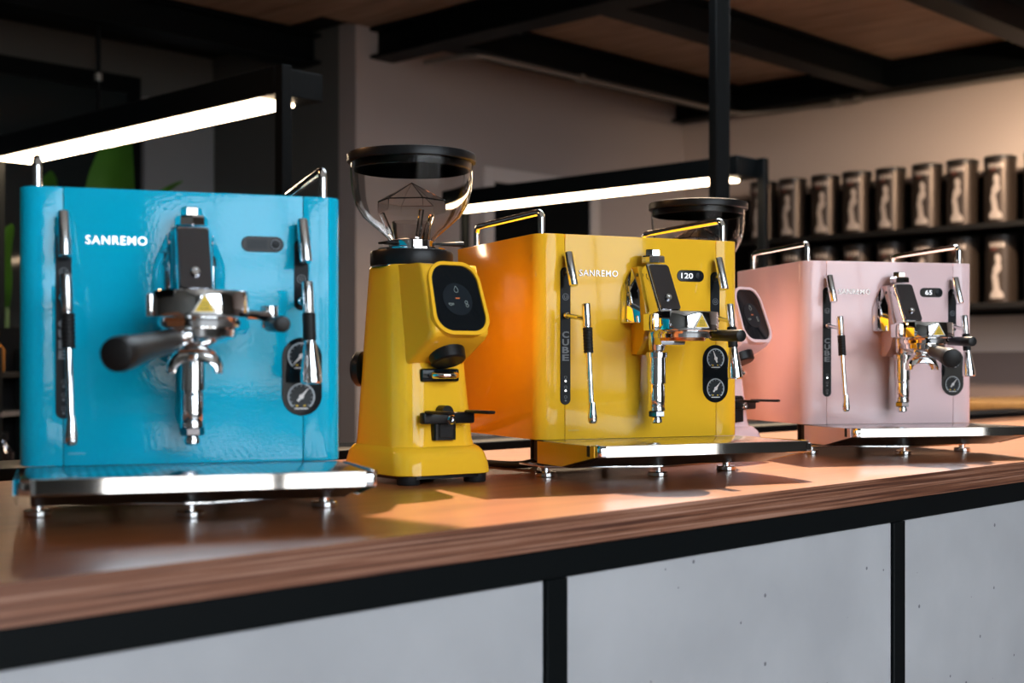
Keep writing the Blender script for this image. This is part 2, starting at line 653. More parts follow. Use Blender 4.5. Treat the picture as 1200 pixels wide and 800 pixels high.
def beam(n, x0, x1, y0, y1, z0=BZ0, z1=BZ1):
    bm = bmesh.new()
    alongx = (x1 - x0) > (y1 - y0)
    f = 0.014
    bx(x0, x1, y0, y1, z0, z0 + f, bm=bm)
    bx(x0, x1, y0, y1, z1 - f, z1, bm=bm)
    if alongx:
        c = (y0 + y1) / 2
        bx(x0, x1, c - .02, c + .02, z0 + f, z1 - f, bm=bm)
    else:
        c = (x0 + x1) / 2
        bx(c - .02, c + .02, y0, y1, z0 + f, z1 - f, bm=bm)
    return structure(obj('trim_%d' % n, bm, M_FRAME), None)


beam(1, 4.7, WX - .12, 2.42, 2.54)
beam(2, 4.16, WX - .12, 3.39, 3.52)
beam(3, 4.16, WX - .12, 4.30, 4.43)
beam(4, 4.02, 4.16, SKY1 + .06, WY)
beam(5, 1.8, 4.02, 5.02, 5.16)
beam(6, WX - .12, WX, EDGE, WY)
beam(7, 5.16, WX - .12, 1.42, 1.54)

# galvanised conduit clipped to the steelwork
cp = fillet([(4.20, 4.60, 2.575), (4.20, 4.27, 2.56), (6.20, 4.27, 2.56), (6.33, 4.1, 2.57), (6.33, 1.45, 2.57)], 0.12)
t = thing('conduit_pipe', 'thin galvanised conduit pipe running under the black ceiling joists to the right wall', 'pipe', (0, 0, 0))
obj('pipe_run', tube(cp, 0.011, 8), M_PIPE, t)
for p in ((6.33, 3.75, 2.57), (6.33, 3.62, 2.57), (6.33, 2.55, 2.57), (4.9, 4.27, 2.56)):
    obj('clip', rod((p[0], p[1] - .02, p[2]), (p[0], p[1] + .02, p[2]), 0.019, n=12), M_PIPE, t)

# doorway in the middle back wall
dz = 2.176
dx0, dx1 = 4.73, 5.60
d = bmesh.new()
bx(dx0, dx0 + .07, WY - .03, WY, 0, dz, .004, 1, d)
bx(dx1 - .07, dx1, WY - .03, WY, 0, dz, .004, 1, d)
bx(dx0 + .0705, dx1 - .0705, WY - .03, WY, dz - .07, dz, .002, 1, d)
do = structure(obj('door_1', d, M_TRIMPALE), 'pale framed doorway with a black door in the back wall')
obj('door_leaf', bx(dx0 + .07, dx1 - .07, WY - .015, WY - .001, 0.01, dz - .07), M_FRAME, do)
obj('handle', rod((dx0 + .12, WY - .05, 1.0), (dx0 + .22, WY - .05, 1.0), .009, n=10), M_STEEL, do)

# dark glazed partition in the recess
wn = bmesh.new()
for x0, x1, z0, z1 in ((1.0, 3.5, 2.50, 2.58), (1.0, 3.5, 0.0, 0.12), (1.0, 1.06, .12, 2.50), (2.25, 2.31, .12, 2.50), (3.44, 3.5, .12, 2.50)):
    bx(x0, x1, BY - .05, BY - .005, z0, z1, bm=wn)
w2 = structure(obj('window_2', wn, M_FRAME), 'dark glazed partition behind the blue machine')
for x0, x1 in ((1.06, 2.25), (2.31, 3.44)):
    obj('pane', bx(x0, x1, BY - .03, BY - .022, .12, 2.50), M_DARKGLASS, w2)
t = thing('wall_panel', 'light grey panel on the dark wall right of the big green leaf', 'panel', (3.53, BY, 0))
obj('panel_sheet', bx(0, .40, -.03, 0, .3, 2.5, .004, 1), mat('panel_grey', (0.26, 0.26, 0.27), .6), t)

# ------------------------------------------------------------------ counter
CY, CD = 0.9025, 0.80
CX0, CX1 = -0.6, 4.6
counter = thing('service_counter', 'long counter with plywood-edged wooden top, black steel frame and grey concrete panels', 'counter', (0, CY, 0))
tb = bx(CX0, CX1, 0.0005, CD, TOP - .031, TOP, 0)
bmesh.ops.recalc_face_normals(tb, faces=tb.faces)
for f in tb.faces:
    f.material_index = 0 if abs(f.normal.z) > .5 else 1
# object coordinates of the plies are measured from the thing's base
obj('countertop', tb, [M_WOODTOP, M_PLY], counter, smooth=False)
obj('top_rail', bx(CX0, CX1, 0.004, .034, TOP - .061, TOP - .0315, .0012, 1), M_FRAME, counter)
obj('bottom_rail', bx(CX0, CX1, 0.004, .034, 0.03, .06, .0012, 1), M_FRAME, counter)
k = -2
while True:
    px = 0.9914 + 0.6913 * k
    if px > CX1 - .05:
        break
    obj('post', bx(px, px + .031, 0.0045, .0345, .06, TOP - .0615, .0012, 1), M_FRAME, counter)
    if px + .0315 + .66 < CX1:
        obj('concrete_panel', bx(px + .0315, px + .6908, 0.009, .030, .0605, TOP - .0615, .0015, 1), M_CONCRETE, counter)
    k += 1
obj('back_panel', bx(CX0, CX1, CD - .03, CD - .01, 0.01, TOP - .0315), M_BLACKWOOD, counter)
obj('carcass', bx(CX0 + .01, CX1 - .01, .04, CD - .035, .03, TOP - .07), M_BLACKWOOD, counter)
# low black back bar just behind the counter
bb = thing('back_bar', 'low black-topped mauve bar unit standing close behind the wooden counter', 'bar', (0, 1.80, 0))
obj('bar_top', bx(-.6, 4.4, 0, .16, TOP - .012, TOP + .008, .002, 1), M_FRAME, bb)
obj('bar_body', bx(-.58, 4.38, .02, .14, 0, TOP - .0125), M_MAUVE, bb)

# ------------------------------------------------------------------ espresso machines
# local axes: x along the front face (0..0.32), -y towards the barista, z up from the counter top
W, H0, H1, DEP = 0.32, 0.05, 0.326, 0.285


def oval(x0, x1, z0, z1):
    return rrect(x0, x1, z0, z1, min(x1 - x0, z1 - z0) / 2 - 1e-4, 10)


def gauge(root, cx, cz, deg):
    g = obj('gauge', lathe([(0.0152, 0), (0.0152, .0014), (0, .0014)], 36, M=axis_matrix((cx, -.0012, cz), (0, -1, 0))), M_DIAL, root)
    y = -.0030
    rg = ring_flat(cx, cz, .0128, .0142, y, .0004, 40, -50, 230)
    for i in range(13):
        a = math.radians(-50 + 280 * i / 12)
        c, s = math.cos(a), math.sin(a)
        n = Vector((-s, 0, c)) * .00028
        p, q = Vector((cx + .0108 * c, y, cz + .0108 * s)), Vector((cx + .0126 * c, y, cz + .0126 * s))
        rg.faces.new([rg.verts.new(v) for v in (p - n, q - n, q + n, p + n)])
    obj('scale', rg, mat('dial_print', (.42, .48, .52), .5), g)
    a = math.radians(deg)
    u, v = Vector((math.cos(a), 0, math.sin(a))), Vector((-math.sin(a), 0, math.cos(a)))
    nb = bmesh.new()
    c = Vector((cx, y - .0006, cz))
    pts = [c + u * .0115 + v * .0003, c + v * .0014, c - u * .006 + v * .0012, c - u * .006 - v * .0012, c - v * .0014, c + u * .0115 - v * .0003]
    A = [nb.verts.new(p) for p in pts]
    B = [nb.verts.new(p + Vector((0, .0005, 0))) for p in pts]
    nb.faces.new(A)
    nb.faces.new(B)
    for i in range(6):
        nb.faces.new((A[i], A[(i + 1) % 6], B[(i + 1) % 6], B[i]))
    lathe([(.0026, 0), (.0026, .0008), (0, .0008)], 16, nb, axis_matrix((cx, y - .0002, cz), (0, -1, 0)))
    obj('needle', nb, M_WHITE, g)
    lb = bx(cx - .007, cx + .007, y, y + .0004, cz - .0128, cz - .0118)
    obj('dial_text', lb, M_WHITE, g)
    dots = bmesh.new()
    for dx in (-.0045, .0035):
        bx(cx + dx - .0011, cx + dx + .0011, y, y + .0004, cz - .0100, cz - .0086, bm=dots)
    obj('dial_mark', dots, M_WARN, g)


def make_machine(key, paint, loc, psi, label, digits=None, leds=(1, 0, 0), pf=None, wand_top=0.0, wand=(.0475, 0)):
    wx, wy = w_of(*loc)
    root = thing('espresso_machine', label, 'espresso machine', (wx, wy, TOP), -(psi - ALPHA), 'espresso machines on the counter')
    # --- shell: two wrapped side panels, a front panel, top, back
    r, th = .02, .0025

    def wrap(mirror):
        path = [(.0407, 0)]
        for i in range(13):
            a = math.radians(-90 - 90 * i / 12)
            path.append((r + r * math.cos(a), r + r * math.sin(a)))
        path.append((0, DEP))
        inner = [(DEP and p[0], p[1]) for p in path]
        inn = [(.0407, th)]
        for i in range(13):
            a = math.radians(-90 - 90 * i / 12)
            inn.append((r + (r - th) * math.cos(a), r + (r - th) * math.sin(a)))
        inn.append((th, DEP))
        poly = path + inn[::-1]
        if mirror:
            poly = [(W - a, b) for a, b in poly][::-1]
        return prism(poly, H0, H1, 'xy', .0008, seg=2)
    obj('side_panel', wrap(False), paint, root)
    obj('side_panel', wrap(True), paint, root)
    obj('front_panel', bx(.0413, W - .0413, 0, th, H0, H1, .0007, 2), paint, root)
    obj('top_panel', prism(rrect(th, W - th, th, DEP - .003, r - th), H1 - .006, H1 - .0025, 'xy'), paint, root)
    obj('back_panel', bx(th + .001, W - th - .001, DEP - .004, DEP - .0005, H0, H1 - .007), M_STEEL, root)
    obj('chassis', bx(.006, W - .006, .008, DEP - .006, H0 + .001, H1 - .008), M_BLACK, root)
    # underside box between the shell and the feet
    obj('base_box', bx(.034, W - .034, .010, .085, .0165, H0 - .0005, .002, 1), M_BLACK, root)
    obj('base_strip', bx(.045, W - .05, .0035, .0095, .0385, H0 - .0005), M_STEEL, root)
    # V-fronted base plate with a bright edge
    obj('base_plate', prism([(.01, .0), (.145, -.052), (.175, -.052), (.31, .0), (.31, .082), (.01, .082)], .0125, .0162, 'xy', .0006), M_CHROME, root)
    for fx, fy in ((.0171, .011), (W - .0171, .011), (.16, -.0423), (.10, DEP - .06), (W - .10, DEP - .06)):
        f = obj('foot', lathe([(0, 0), (.0125, 0), (.0138, .0012), (.0138, .0055), (.0125, .0068), (.0055, .0068), (.0055, .0124 if fy < .1 else H0 + .0008)], 28, M=Matrix.Translation((fx, fy, 0))), M_CHROME if fy < .1 else M_RUBBER, root)
    # --- drip tray
    tray = obj('drip_tray', prism(rrect(.0015, W - .0015, -.173, .003, .006), .0372, .0482, 'xy', .0008), M_CHROME, root)
    side = [(-.1725, .0370), (-.1725, .0505), (-.004, .0505), (-.004, .0200), (-.085, .0200)]
    side = [(-.166, .0368), (-.166, .0506), (-.003, .0492), (-.003, .0200), (-.075, .0200)]
    for x0 in (-.0015, W + .0003):
        sd_ = side if x0 < 0 else [(max(a, -.150), b if a > -.16 else (b + (.0010 if b < .04 else 0)) - (.0034 if b < .04 else 0)) for a, b in side]
        obj('tray_side', prism(sd_, x0, x0 + .0014, 'yz'), paint, tray)
    # chrome front band, curved round both corners
    fr = [(.0, -.150)]
    for i in range(9):
        a = math.radians(180 + 90 * i / 8)
        fr.append((.018 + .018 * math.cos(a) - .0, -.156 + .018 * math.sin(a)))
    fr += [(W - p[0], p[1]) for p in fr[::-1]]
    inn = [(min(max(a, .004), W - .004), b + .004 if b < -.17 else b + .003) for a, b in fr]
    obj('front_band', prism(fr + inn[::-1], .0368, .0512, 'xy', .0006, seg=1), M_CHROME, tray)
    obj('drip_grid', prism(rrect(.006, W - .006, -.167, -.002, .006), .0480, .0499, 'xy', .0005), M_PERF, tray)
    ub = prism([(-.166, .0366), (-.003, .0366), (-.003, .018), (-.072, .018)], .012, W - .012, 'yz')
    obj('tray_underside', ub, M_BLACK, tray)
    for x0 in (.0, W):
        s = 1 if x0 else -1
        obj('corner_bumper', bx(x0 - .002 if s > 0 else x0 - .0022, x0 + .0022 if s > 0 else x0 + .002, -.155, -.147, .037, .0508, .0008, 1), M_RUBBER, tray)
    # --- rails on top
    for rx in (.0165, W - .0165):
        pts = fillet([(rx, .022, H1 - .004), (rx, .022, H1 + .031), (rx, DEP - .035, H1 + .031), (rx, DEP - .035, H1 - .004)], .012, 8)
        obj('top_rail', tube(pts, .0046, 16), M_CHROME, root)
    # --- left control strip
    ls = obj('control_strip', prism(oval(.0338, .0488, .0968, .2815), -.0012, .002, 'xz', .0003, seg=1), M_STRIP, root)
    cub = bmesh.new()
    for i, ch in enumerate('CUBE'):
        merge(cub, shift(text_bm(ch, .0088, .0003, .03, .0100), (.0363, -.0012, .1865 - i * .0103)))
    obj('lettering', cub, M_GREYPRINT, ls)
    for i in range(3):
        z = .1335 - i * .0132
        obj('indicator', lathe([(.0012, 0), (.0012, .0006), (0, .0006)], 14, M=axis_matrix((.0413, -.0012, z - .0048), (0, -1, 0))), M_LEDW if leds[i] else M_GREYPRINT, ls)
        obj('symbol', ring_flat(.0413, z, .0016, .0021, -.0016, .0005, 18), M_GREYPRINT, ls)
    obj('symbol', ring_flat(.0413, .2415, .0040, .0046, -.0016, .0005, 24), M_GREYPRINT, ls)
    obj('symbol', ring_flat(.0413, .2415, .0018, .0024, -.0016, .0005, 18, 120, 420), M_GREYPRINT, ls)
    obj('pivot_socket', lathe([(.0058, 0), (.0058, .0006), (.0032, .001), (0, .0006)], 24, M=axis_matrix((.0413, -.0012, .2735), (0, -1, 0))), M_BLACK, ls)
    # tilted steam lever bar
    lv = obj('steam_lever', rod((.041, -.0095, .3000), (.0425, -.0235, .2555), .0061, .0061, 24, .0008), M_SATIN, root)
    obj('lever_pin', rod((.0413, .0, .2735), (.0415, -.016, .2745), .0030, n=14), M_STEEL, lv)
    # steam wand, swung a little differently on each machine
    wx_, wt = wand
    sw = obj('steam_wand', tube(fillet([(wx_, -.0495, .2290 + wand_top), (wx_ + .0005 + wt * .2, -.0515, .205), (wx_ + .002 + wt, -.062, .088)], .03), .0037, 16), M_CHROME, root)
    obj('ball_joint', lathe([(0, -.0048), (.0028, -.0039), (.0046, -.0014), (.0046, .0014), (.0028, .0039), (0, .0048)], 20, M=Matrix.Translation((.0413, -.0045, .2165))), M_CHROME, sw)
    obj('wand_arm', rod((.0413, -.006, .2165), (wx_, -.0508, .2105), .0030, n=14), M_CHROME, sw)
    obj('wand_collar', rod((wx_, -.0494, .2305 + wand_top), (wx_ + .0005 + wt * .2, -.0516, .2005), .0055, n=22, bev=.0006), M_SATIN, sw)
    gp = bmesh.new()
    prof = [(.0058, 0)]
    for i in range(8):
        prof += [(.0064, .0006 + i * .0042), (.0064, .0032 + i * .0042), (.0058, .0036 + i * .0042), (.0058, .0042 + i * .0042)]
    lathe(prof, 22, gp, axis_matrix((wx_ + .0011 + wt * .42, -.0545, .1658), (-.0005 - wt * .2 / .034, .003 / .034, 1)))
    obj('wand_grip', gp, M_RUBBER, sw)
    obj('wand_tip', lathe([(0, -.001), (.0040, -.0005), (.0062, .003), (.0063, .008), (.0050, .018), (.0038, .027)], 22, M=axis_matrix((wx_ + .0022 + wt, -.0635, .0745), (-.002, .008, 1))), M_CHROME, sw)
    # --- right strip, lever and hot-water wand
    rs = obj('control_strip', prism(oval(.2695, .2845, .207, .2815), -.0012, .002, 'xz', .0003, seg=1), M_STRIP, root)
    obj('symbol', ring_flat(.277, .2395, .0040, .0046, -.0016, .0005, 24), M_GREYPRINT, rs)
    obj('symbol', ring_flat(.277, .2395, .0015, .0021, -.0016, .0005, 18), M_GREYPRINT, rs)
    obj('pivot_socket', lathe([(.0058, 0), (.0058, .0006), (.0032, .001), (0, .0006)], 24, M=axis_matrix((.277, -.0012, .2735), (0, -1, 0))), M_BLACK, rs)
    lv = obj('water_lever', rod((.2765, -.0095, .3000), (.2780, -.0235, .2555), .0061, .0061, 24, .0008), M_SATIN, root)
    obj('lever_pin', rod((.277, .0, .2735), (.2772, -.016, .2745), .0030, n=14), M_STEEL, lv)
    hw = obj('water_wand', rod((.2765, -.0380, .2345), (.2772, -.0425, .1995), .0055, n=22, bev=.0006), M_SATIN, root)
    obj('ball_joint', lathe([(0, -.0048), (.0028, -.0039), (.0046, -.0014), (.0046, .0014), (.0028, .0039), (0, .0048)], 20, M=Matrix.Translation((.277, -.0045, .2165))), M_CHROME, hw)
    obj('wand_arm', rod((.277, -.006, .2165), (.2768, -.0405, .2105), .0030, n=14), M_CHROME, hw)
    gp = lathe([(.0058, 0), (.0066, .001), (.0066, .0275), (.0058, .0285)], 22, M=axis_matrix((.2777, -.0455, .1745), (-.0005, .003, .0285)))
    obj('wand_grip', gp, M_RUBBER, hw)
    obj('nozzle', lathe([(0, .002), (.0062, .002), (.0094, .0), (.0108, .0015), (.0104, .012), (.0070, .036), (.0054, .0445)], 26, M=axis_matrix((.2787, -.0490, .1310), (-.001, .0035, .0445))), M_CHROME, hw)
    # --- display
    dp = obj('display', prism(oval(.2150, .2585, .2668, .2828), -.0012, .002, 'xz', .0004, seg=1), M_GLOSSBLACK if digits else M_LCD, root)
    obj('dial_button', lathe([(.0058, 0), (.0058, .0006), (.0050, .0010), (0, .0010)], 28, M=axis_matrix((.2500, -.0012, .2748), (0, -1, 0))), M_STRIP, dp)
    if digits:
        tb = text_bm(digits, .0076, .0004, .0, .0185 if len(digits) == 3 else .0125)
        obj('digits', shift(tb, (.2215 if len(digits) == 3 else .2250, -.0012, .2710)), M_DIGIT, dp)
    else:
        obj('screen', bx(.2205, .2415, -.0016, -.0011, .2700, .2795), M_DIAL, dp)
        obj('button_ring', ring_flat(.2500, .2748, .0044, .0052, -.0025, .0004, 24), M_GREYPRINT, dp)
    # --- chrome lettering
    lt = text_bm('SANREMO', .0086, .0012, .006, .0590, 1.12)
    obj('logo_lettering', shift(lt, (.0620, -.0002, .2702)), mat('logo_metal', (.50, .50, .52), .12, 1.0), root)
    obj('bottom_print', shift(text_bm('SANREMO', .0022, .0002, 0, .016), (.046, -.0002, .0610)), mat('print_' + key, {'b': (.25, .6, .75), 'y': (.75, .55, .2), 'p': (.75, .55, .58)}[key], .5), root)
    # --- gauges
    gpn = obj('gauge_panel', prism(oval(.2568, .2985, .0972, .1785), -.0012, .002, 'xz', .0004, seg=1), M_GLOSSBLACK, root)
    gauge(gpn, .2765, .1592, 110 if digits else 225)
    gauge(gpn, .2765, .1170, 50)
    # --- group: painted bracket, fins, slanted column, bell
    gx = .1625
    br = [(0, .164), (-.014, .164), (-.030, .178), (-.040, .200), (-.040, .222), (-.018, .2845), (0, .2845)]
    group = obj('brew_group', prism(br, gx - .0205, gx + .0205, 'yz', .002), paint, root)
    for s in (-1, 1):
        fb = bmesh.new()
        ring_ = ((.0370, -.0005), (.0315, -.0165), (.0212, -.0290), (.0212, -.0005))
        A = [fb.verts.new((gx + s * a, y_, .2075)) for a, y_ in ring_]
        B = [fb.verts.new((gx + s * a, y_ * (.9 if y_ < -.01 else 1), .2500)) for a, y_ in ring_]
        ap = fb.verts.new((gx + s * .0225, -.0060, .2840))
        fb.faces.new(A)
        for i in range(4):
            j = (i + 1) % 4
            fb.faces.new((A[i], A[j], B[j], B[i]))
            fb.faces.new((B[i], B[j], ap))
        bmesh.ops.recalc_face_normals(fb, faces=fb.faces)
        bmesh.ops.bevel(fb, geom=list(fb.edges), offset=.0008, segments=2, affect='EDGES')
        obj('fin', fb, M_CHROME, group)
        obj('bracket_screw', lathe([(.0026, 0), (.0026, .0012), (.0012, .0016), (0, .0010)], 16, M=axis_matrix((gx + s * .0205, -.018, .2725), (s, 0, 0))), M_CHROME_DARK, group)
    # slanted column: front face from (z .285, y -.037) to (z .221, y -.075)
    u = Vector((0, -.036, -.064)).normalized()
    nrm = Vector((0, -.064, .036)).normalized()
    colb = bmesh.new()
    sec = rrect(-.0172, .0172, -.030, .0, .006, 5)
    top, bot = Vector((gx, -.037, .2865)), Vector((gx, -.0745, .2195))
    A = [colb.verts.new(top + Vector((a, 0, 0)) + Vector((0, -b * nrm.y * -1, b * nrm.z))) for a, b in sec]
    B = [colb.verts.new(bot + Vector((a, 0, 0)) + Vector((0, -b * nrm.y * -1, b * nrm.z))) for a, b in sec]
    colb.faces.new(A)
    colb.faces.new(B)
    for i in range(len(sec)):
        j = (i + 1) % len(sec)
        colb.faces.new((A[i], A[j], B[j], B[i]))
    obj('group_column', colb, M_CHROME, group)
    fc = bmesh.new()
    sec2 = rrect(-.0155, .0155, .002, .072, .004, 4)
    t1 = top + nrm * .0002
    A = [fc.verts.new(t1 + Vector((a, 0, 0)) + u * b) for a, b in sec2]
    B = [fc.verts.new(t1 + nrm * .0014 + Vector((a * .97, 0, 0)) + u * b) for a, b in sec2]
    fc.faces.new(B)
    fc.faces.new(A)
    for i in range(len(sec2)):
        j = (i + 1) % len(sec2)
        fc.faces.new((A[i], A[j], B[j], B[i]))
    cp_ = obj('column_plate', fc, M_CHROME_DARK, group)
    obj('column_bolt', lathe([(.0048, 0), (.0048, .003), (.0038, .0042), (.0020, .0042), (.0016, .0028), (0, .0028)], 20, M=axis_matrix(t1 + u * .054 + nrm * .001, nrm)), M_CHROME, group)
    # cap nut on the column
    cm = Vector((gx, -.024, .2880))
    obj('cap_collar', lathe([(.0135, 0), (.0165, .001), (.0165, .0085), (.0145, .0105), (0, .0105)], 8, M=Matrix.Translation(cm)), M_CHROME, group, sharp=20)
    obj('cap_nut', lathe([(.0105, 0), (.0105, .0075), (.0095, .0085), (0, .0085)], 6, M=Matrix.Translation(cm + Vector((0, 0, .0105)))), M_CHROME, group, sharp=20)
    # bell
    bm_ = Matrix.Translation((gx, -.102, .1935))
    bell = obj('group_bell', lathe([(0, 0), (.0430, 0), (.0455, .0012), (.0462, .004), (.0462, .0248), (.0456, .0256), (.020, .0257), (0, .0257)], 56, M=bm_), M_CHROME, group)
    obj('bell_lug', bx(gx - .050, gx - .040, -.115, -.085, .1945, .217, .002, 2), M_CHROME, group)
    ys = -.102 - .0464
    tri = prism([(gx - .0112, .1975), (gx + .0112, .1975), (gx, .2165)], ys - .0012, ys + .0026, 'xz')
    wl = obj('warning_label', tri, mat('label_silver', (.75, .75, .74), .4), group)
    obj('warning_mark', prism([(gx - .0092, .1986), (gx + .0092, .1986), (gx, .2143)], ys - .0015, ys - .0011, 'xz'), M_WARN, group)
    hm = bmesh.new()
    for i in (-1, 0, 1):
        pts = [(gx + i * .0026 + .0007 * math.sin(t_ * 2.2), ys - .0017, .2022 + t_ * .0011) for t_ in range(6)]
        tube(pts, .00028, 4, hm)
    bx(gx - .0042, gx + .0042, ys - .0018, ys - .0014, .2006, .2012, bm=hm)
    obj('heat_symbol', hm, M_BLACK, group)
    obj('neck', rod((gx, -.030, .2045), (gx, -.070, .2045), .0125, .0125, 24), M_CHROME, group)
    obj('shower_flange', lathe([(.030, 0), (.038, .001), (.039, .006), (.037, .0095), (0, .0095)], 40, M=Matrix.Translation((gx, -.102, .1845))), M_CHROME, group)
    obj('shower_screen', lathe([(0, 0), (.029, 0), (.030, .002), (.030, .006)], 32, M=Matrix.Translation((gx, -.102, .1815))), M_COPPER, group)
    # side lever with black grip pointing forward
    obj('lever_stem', rod((gx + .043, -.085, .1985), (.2365, -.062, .1985), .0052, n=18, bev=.0005), M_CHROME, group)
    obj('lever_hub', rod((.2350, -.060, .1865), (.2350, -.060, .2085), .0085, n=24, bev=.0008), M_CHROME, group)
    obj('lever_grip', rod((.2355, -.058, .1905), (.2368, -.128, .1885), .0072, .0080, 24, .0015), M_BLACK, group)
    # --- valve tube hanging below the bracket
    vt = obj('valve_tube', lathe([(0, .071), (.0062, .071), (.0080, .0725), (.0080, .0765), (.0070, .078), (.0070, .083), (.0086, .0832), (.0092, .088), (.0120, .0885), (.0120, .0925),
                                  (.0112, .0930), (.0118, .0945), (.0118, .1215), (.0112, .1225), (.0112, .1240), (.0128, .1250), (.0128, .1600), (.0150, .1605), (.0152, .1670), (.0128, .1680), (.0112, .170), (.0132, .181), (.0150, .194)], 30,
                                 M=Matrix.Translation((gx, -.034, 0))), M_CHROME, root)
    obj('hex_nut', lathe([(.0105, 0), (.0118, .001), (.0118, .007), (.0105, .008)], 6, M=Matrix.Translation((gx, -.034, .0800))), M_CHROME_DARK, vt, sharp=20)
    obj('manifold', bx(gx - .009, gx + .030, -.062, -.024, .176, .1925, .004, 2), M_CHROME, vt)
    # --- portafilter
    if pf:
        pm = Matrix.Translation((gx, -.102, 0))
        p = obj('portafilter', lathe([(0, .168), (.014, .168), (.027, .1715), (.0335, .1765), (.0345, .1835), (.0355, .1840), (.0355, .1865), (.030, .1870)], 40, M=pm), M_CHROME, root)
        e = Vector(pf)
        s0 = Vector((gx, -.102, .1795))
        dv = (e - s0)
        L = dv.length
        dn = dv.normalized()
        obj('handle_neck', rod(s0 + dn * .030, s0 + dn * .066, .0068, .0082, 20), M_CHROME, p)
        hp = [(.0088, 0), (.0104, .002), (.0108, .012), (.0112, .045), (.0132, .075), (.0150, .094), (.0152, .104), (.0142, .1095), (.0110, .1115), (0, .1118)]
        k = (L - .058) / .1118
        obj('handle', lathe([(a, b * k) for a, b in hp], 30, M=axis_matrix(s0 + dn * .058, dn)), mat('handle_black', (.010, .0095, .0095), .42, spec=.3), p)
        # forked spout: ball stem and an arched open channel
        obj('spout_stem', lathe([(.004, 0), (.0072, .003), (.0072, .007), (.005, .010), (.006, .0145)], 20, M=Matrix.Translation((gx, -.102, .1590))), M_CHROME, p)
        sb = bmesh.new()
        rows = []
        side_dir = Vector((-dn.y, dn.x, 0)).normalized()
        side_dir = (side_dir + Vector((0.9 if side_dir.x > 0 else -.9, 0, 0))).normalized()
        fw = Vector((-side_dir.y, side_dir.x, 0))
        c0 = Vector((gx - .004, -.104, .1450))
        for i in range(19):
            a = math.radians(-8 + 196 * i / 18)
            R = .0255
            cpt = c0 + side_dir * (R * math.cos(a)) + Vector((0, 0, R * .86 * math.sin(a)))
            nr = (side_dir * math.cos(a) + Vector((0, 0, math.sin(a))))
            row = []
            for j in range(9):
                b = math.radians(-90 + 180 * j / 8)
                tk = .0045 + .0105 * max(0, math.sin(a))
                row.append((cpt + fw * (.0125 * math.sin(b)) + nr * (tk * math.cos(b) - tk * .8), cpt + fw * (.0110 * math.sin(b)) + nr * (tk * math.cos(b) - .0014 - tk * .8)))
            rows.append(row)
        vo_ = [[sb.verts.new(q[0]) for q in row] for row in rows]
        vi_ = [[sb.verts.new(q[1]) for q in row] for row in rows]
        for i in range(18):
            for j in range(8):
                sb.faces.new((vo_[i][j], vo_[i + 1][j], vo_[i + 1][j + 1], vo_[i][j + 1]))
                sb.faces.new((vi_[i][j], vi_[i][j + 1], vi_[i + 1][j + 1], vi_[i + 1][j]))
            for j in (0, 8):
                sb.faces.new((vo_[i][j], vi_[i][j], vi_[i + 1][j], vo_[i + 1][j]))
        for i in (0, 18):
            for j in range(8):
                sb.faces.new((vo_[i][j], vo_[i][j + 1], vi_[i][j + 1], vi_[i][j]))
        obj('spout', sb, M_CHROME, p)
    return root


blue = make_machine('b', M_BLUE, (-.4824, 1.3398), 1.2463, 'bright blue espresso machine with chrome drip tray at the left end of the counter', None, (0, 0, 0), (.079, -.255, .158), .006, (.0432, .0025))
yellow = make_machine('y', M_YELLOW, (.0337, 1.8209), 1.1508, 'yellow espresso machine with lit display reading 120 beside the yellow grinder', '120', (1, 1, 0), None)
pink = make_machine('p', M_PINK, (.4912, 2.2999), 1.3343, 'pale pink espresso machine with lit display reading 65, furthest along the counter', '65', (1, 0, 0), (.128, -.245, .160), 0.0, (.0400, .002))

# ------------------------------------------------------------------ grinders
# local axes: -y is the front with the touch screen; origin at the middle of the hopper on the counter top


def sq_loft(levels, bm=None, n=10):
    """levels: (z, x0, x1, y0, y1, corner radius)."""
    bm = bm or bmesh.new()
    rings = [[bm.verts.new((a, b, z)) for a, b in rrect(x0, x1, y0, y1, r, n)] for z, x0, x1, y0, y1, r in levels]
    for a, b in zip(rings, rings[1:]):
        k = len(a)
        for i in range(k):
            bm.faces.new((a[i], a[(i + 1) % k], b[(i + 1) % k], b[i]))
    bm.faces.new(rings[0])
    bm.faces.new(rings[-1])
    return bm


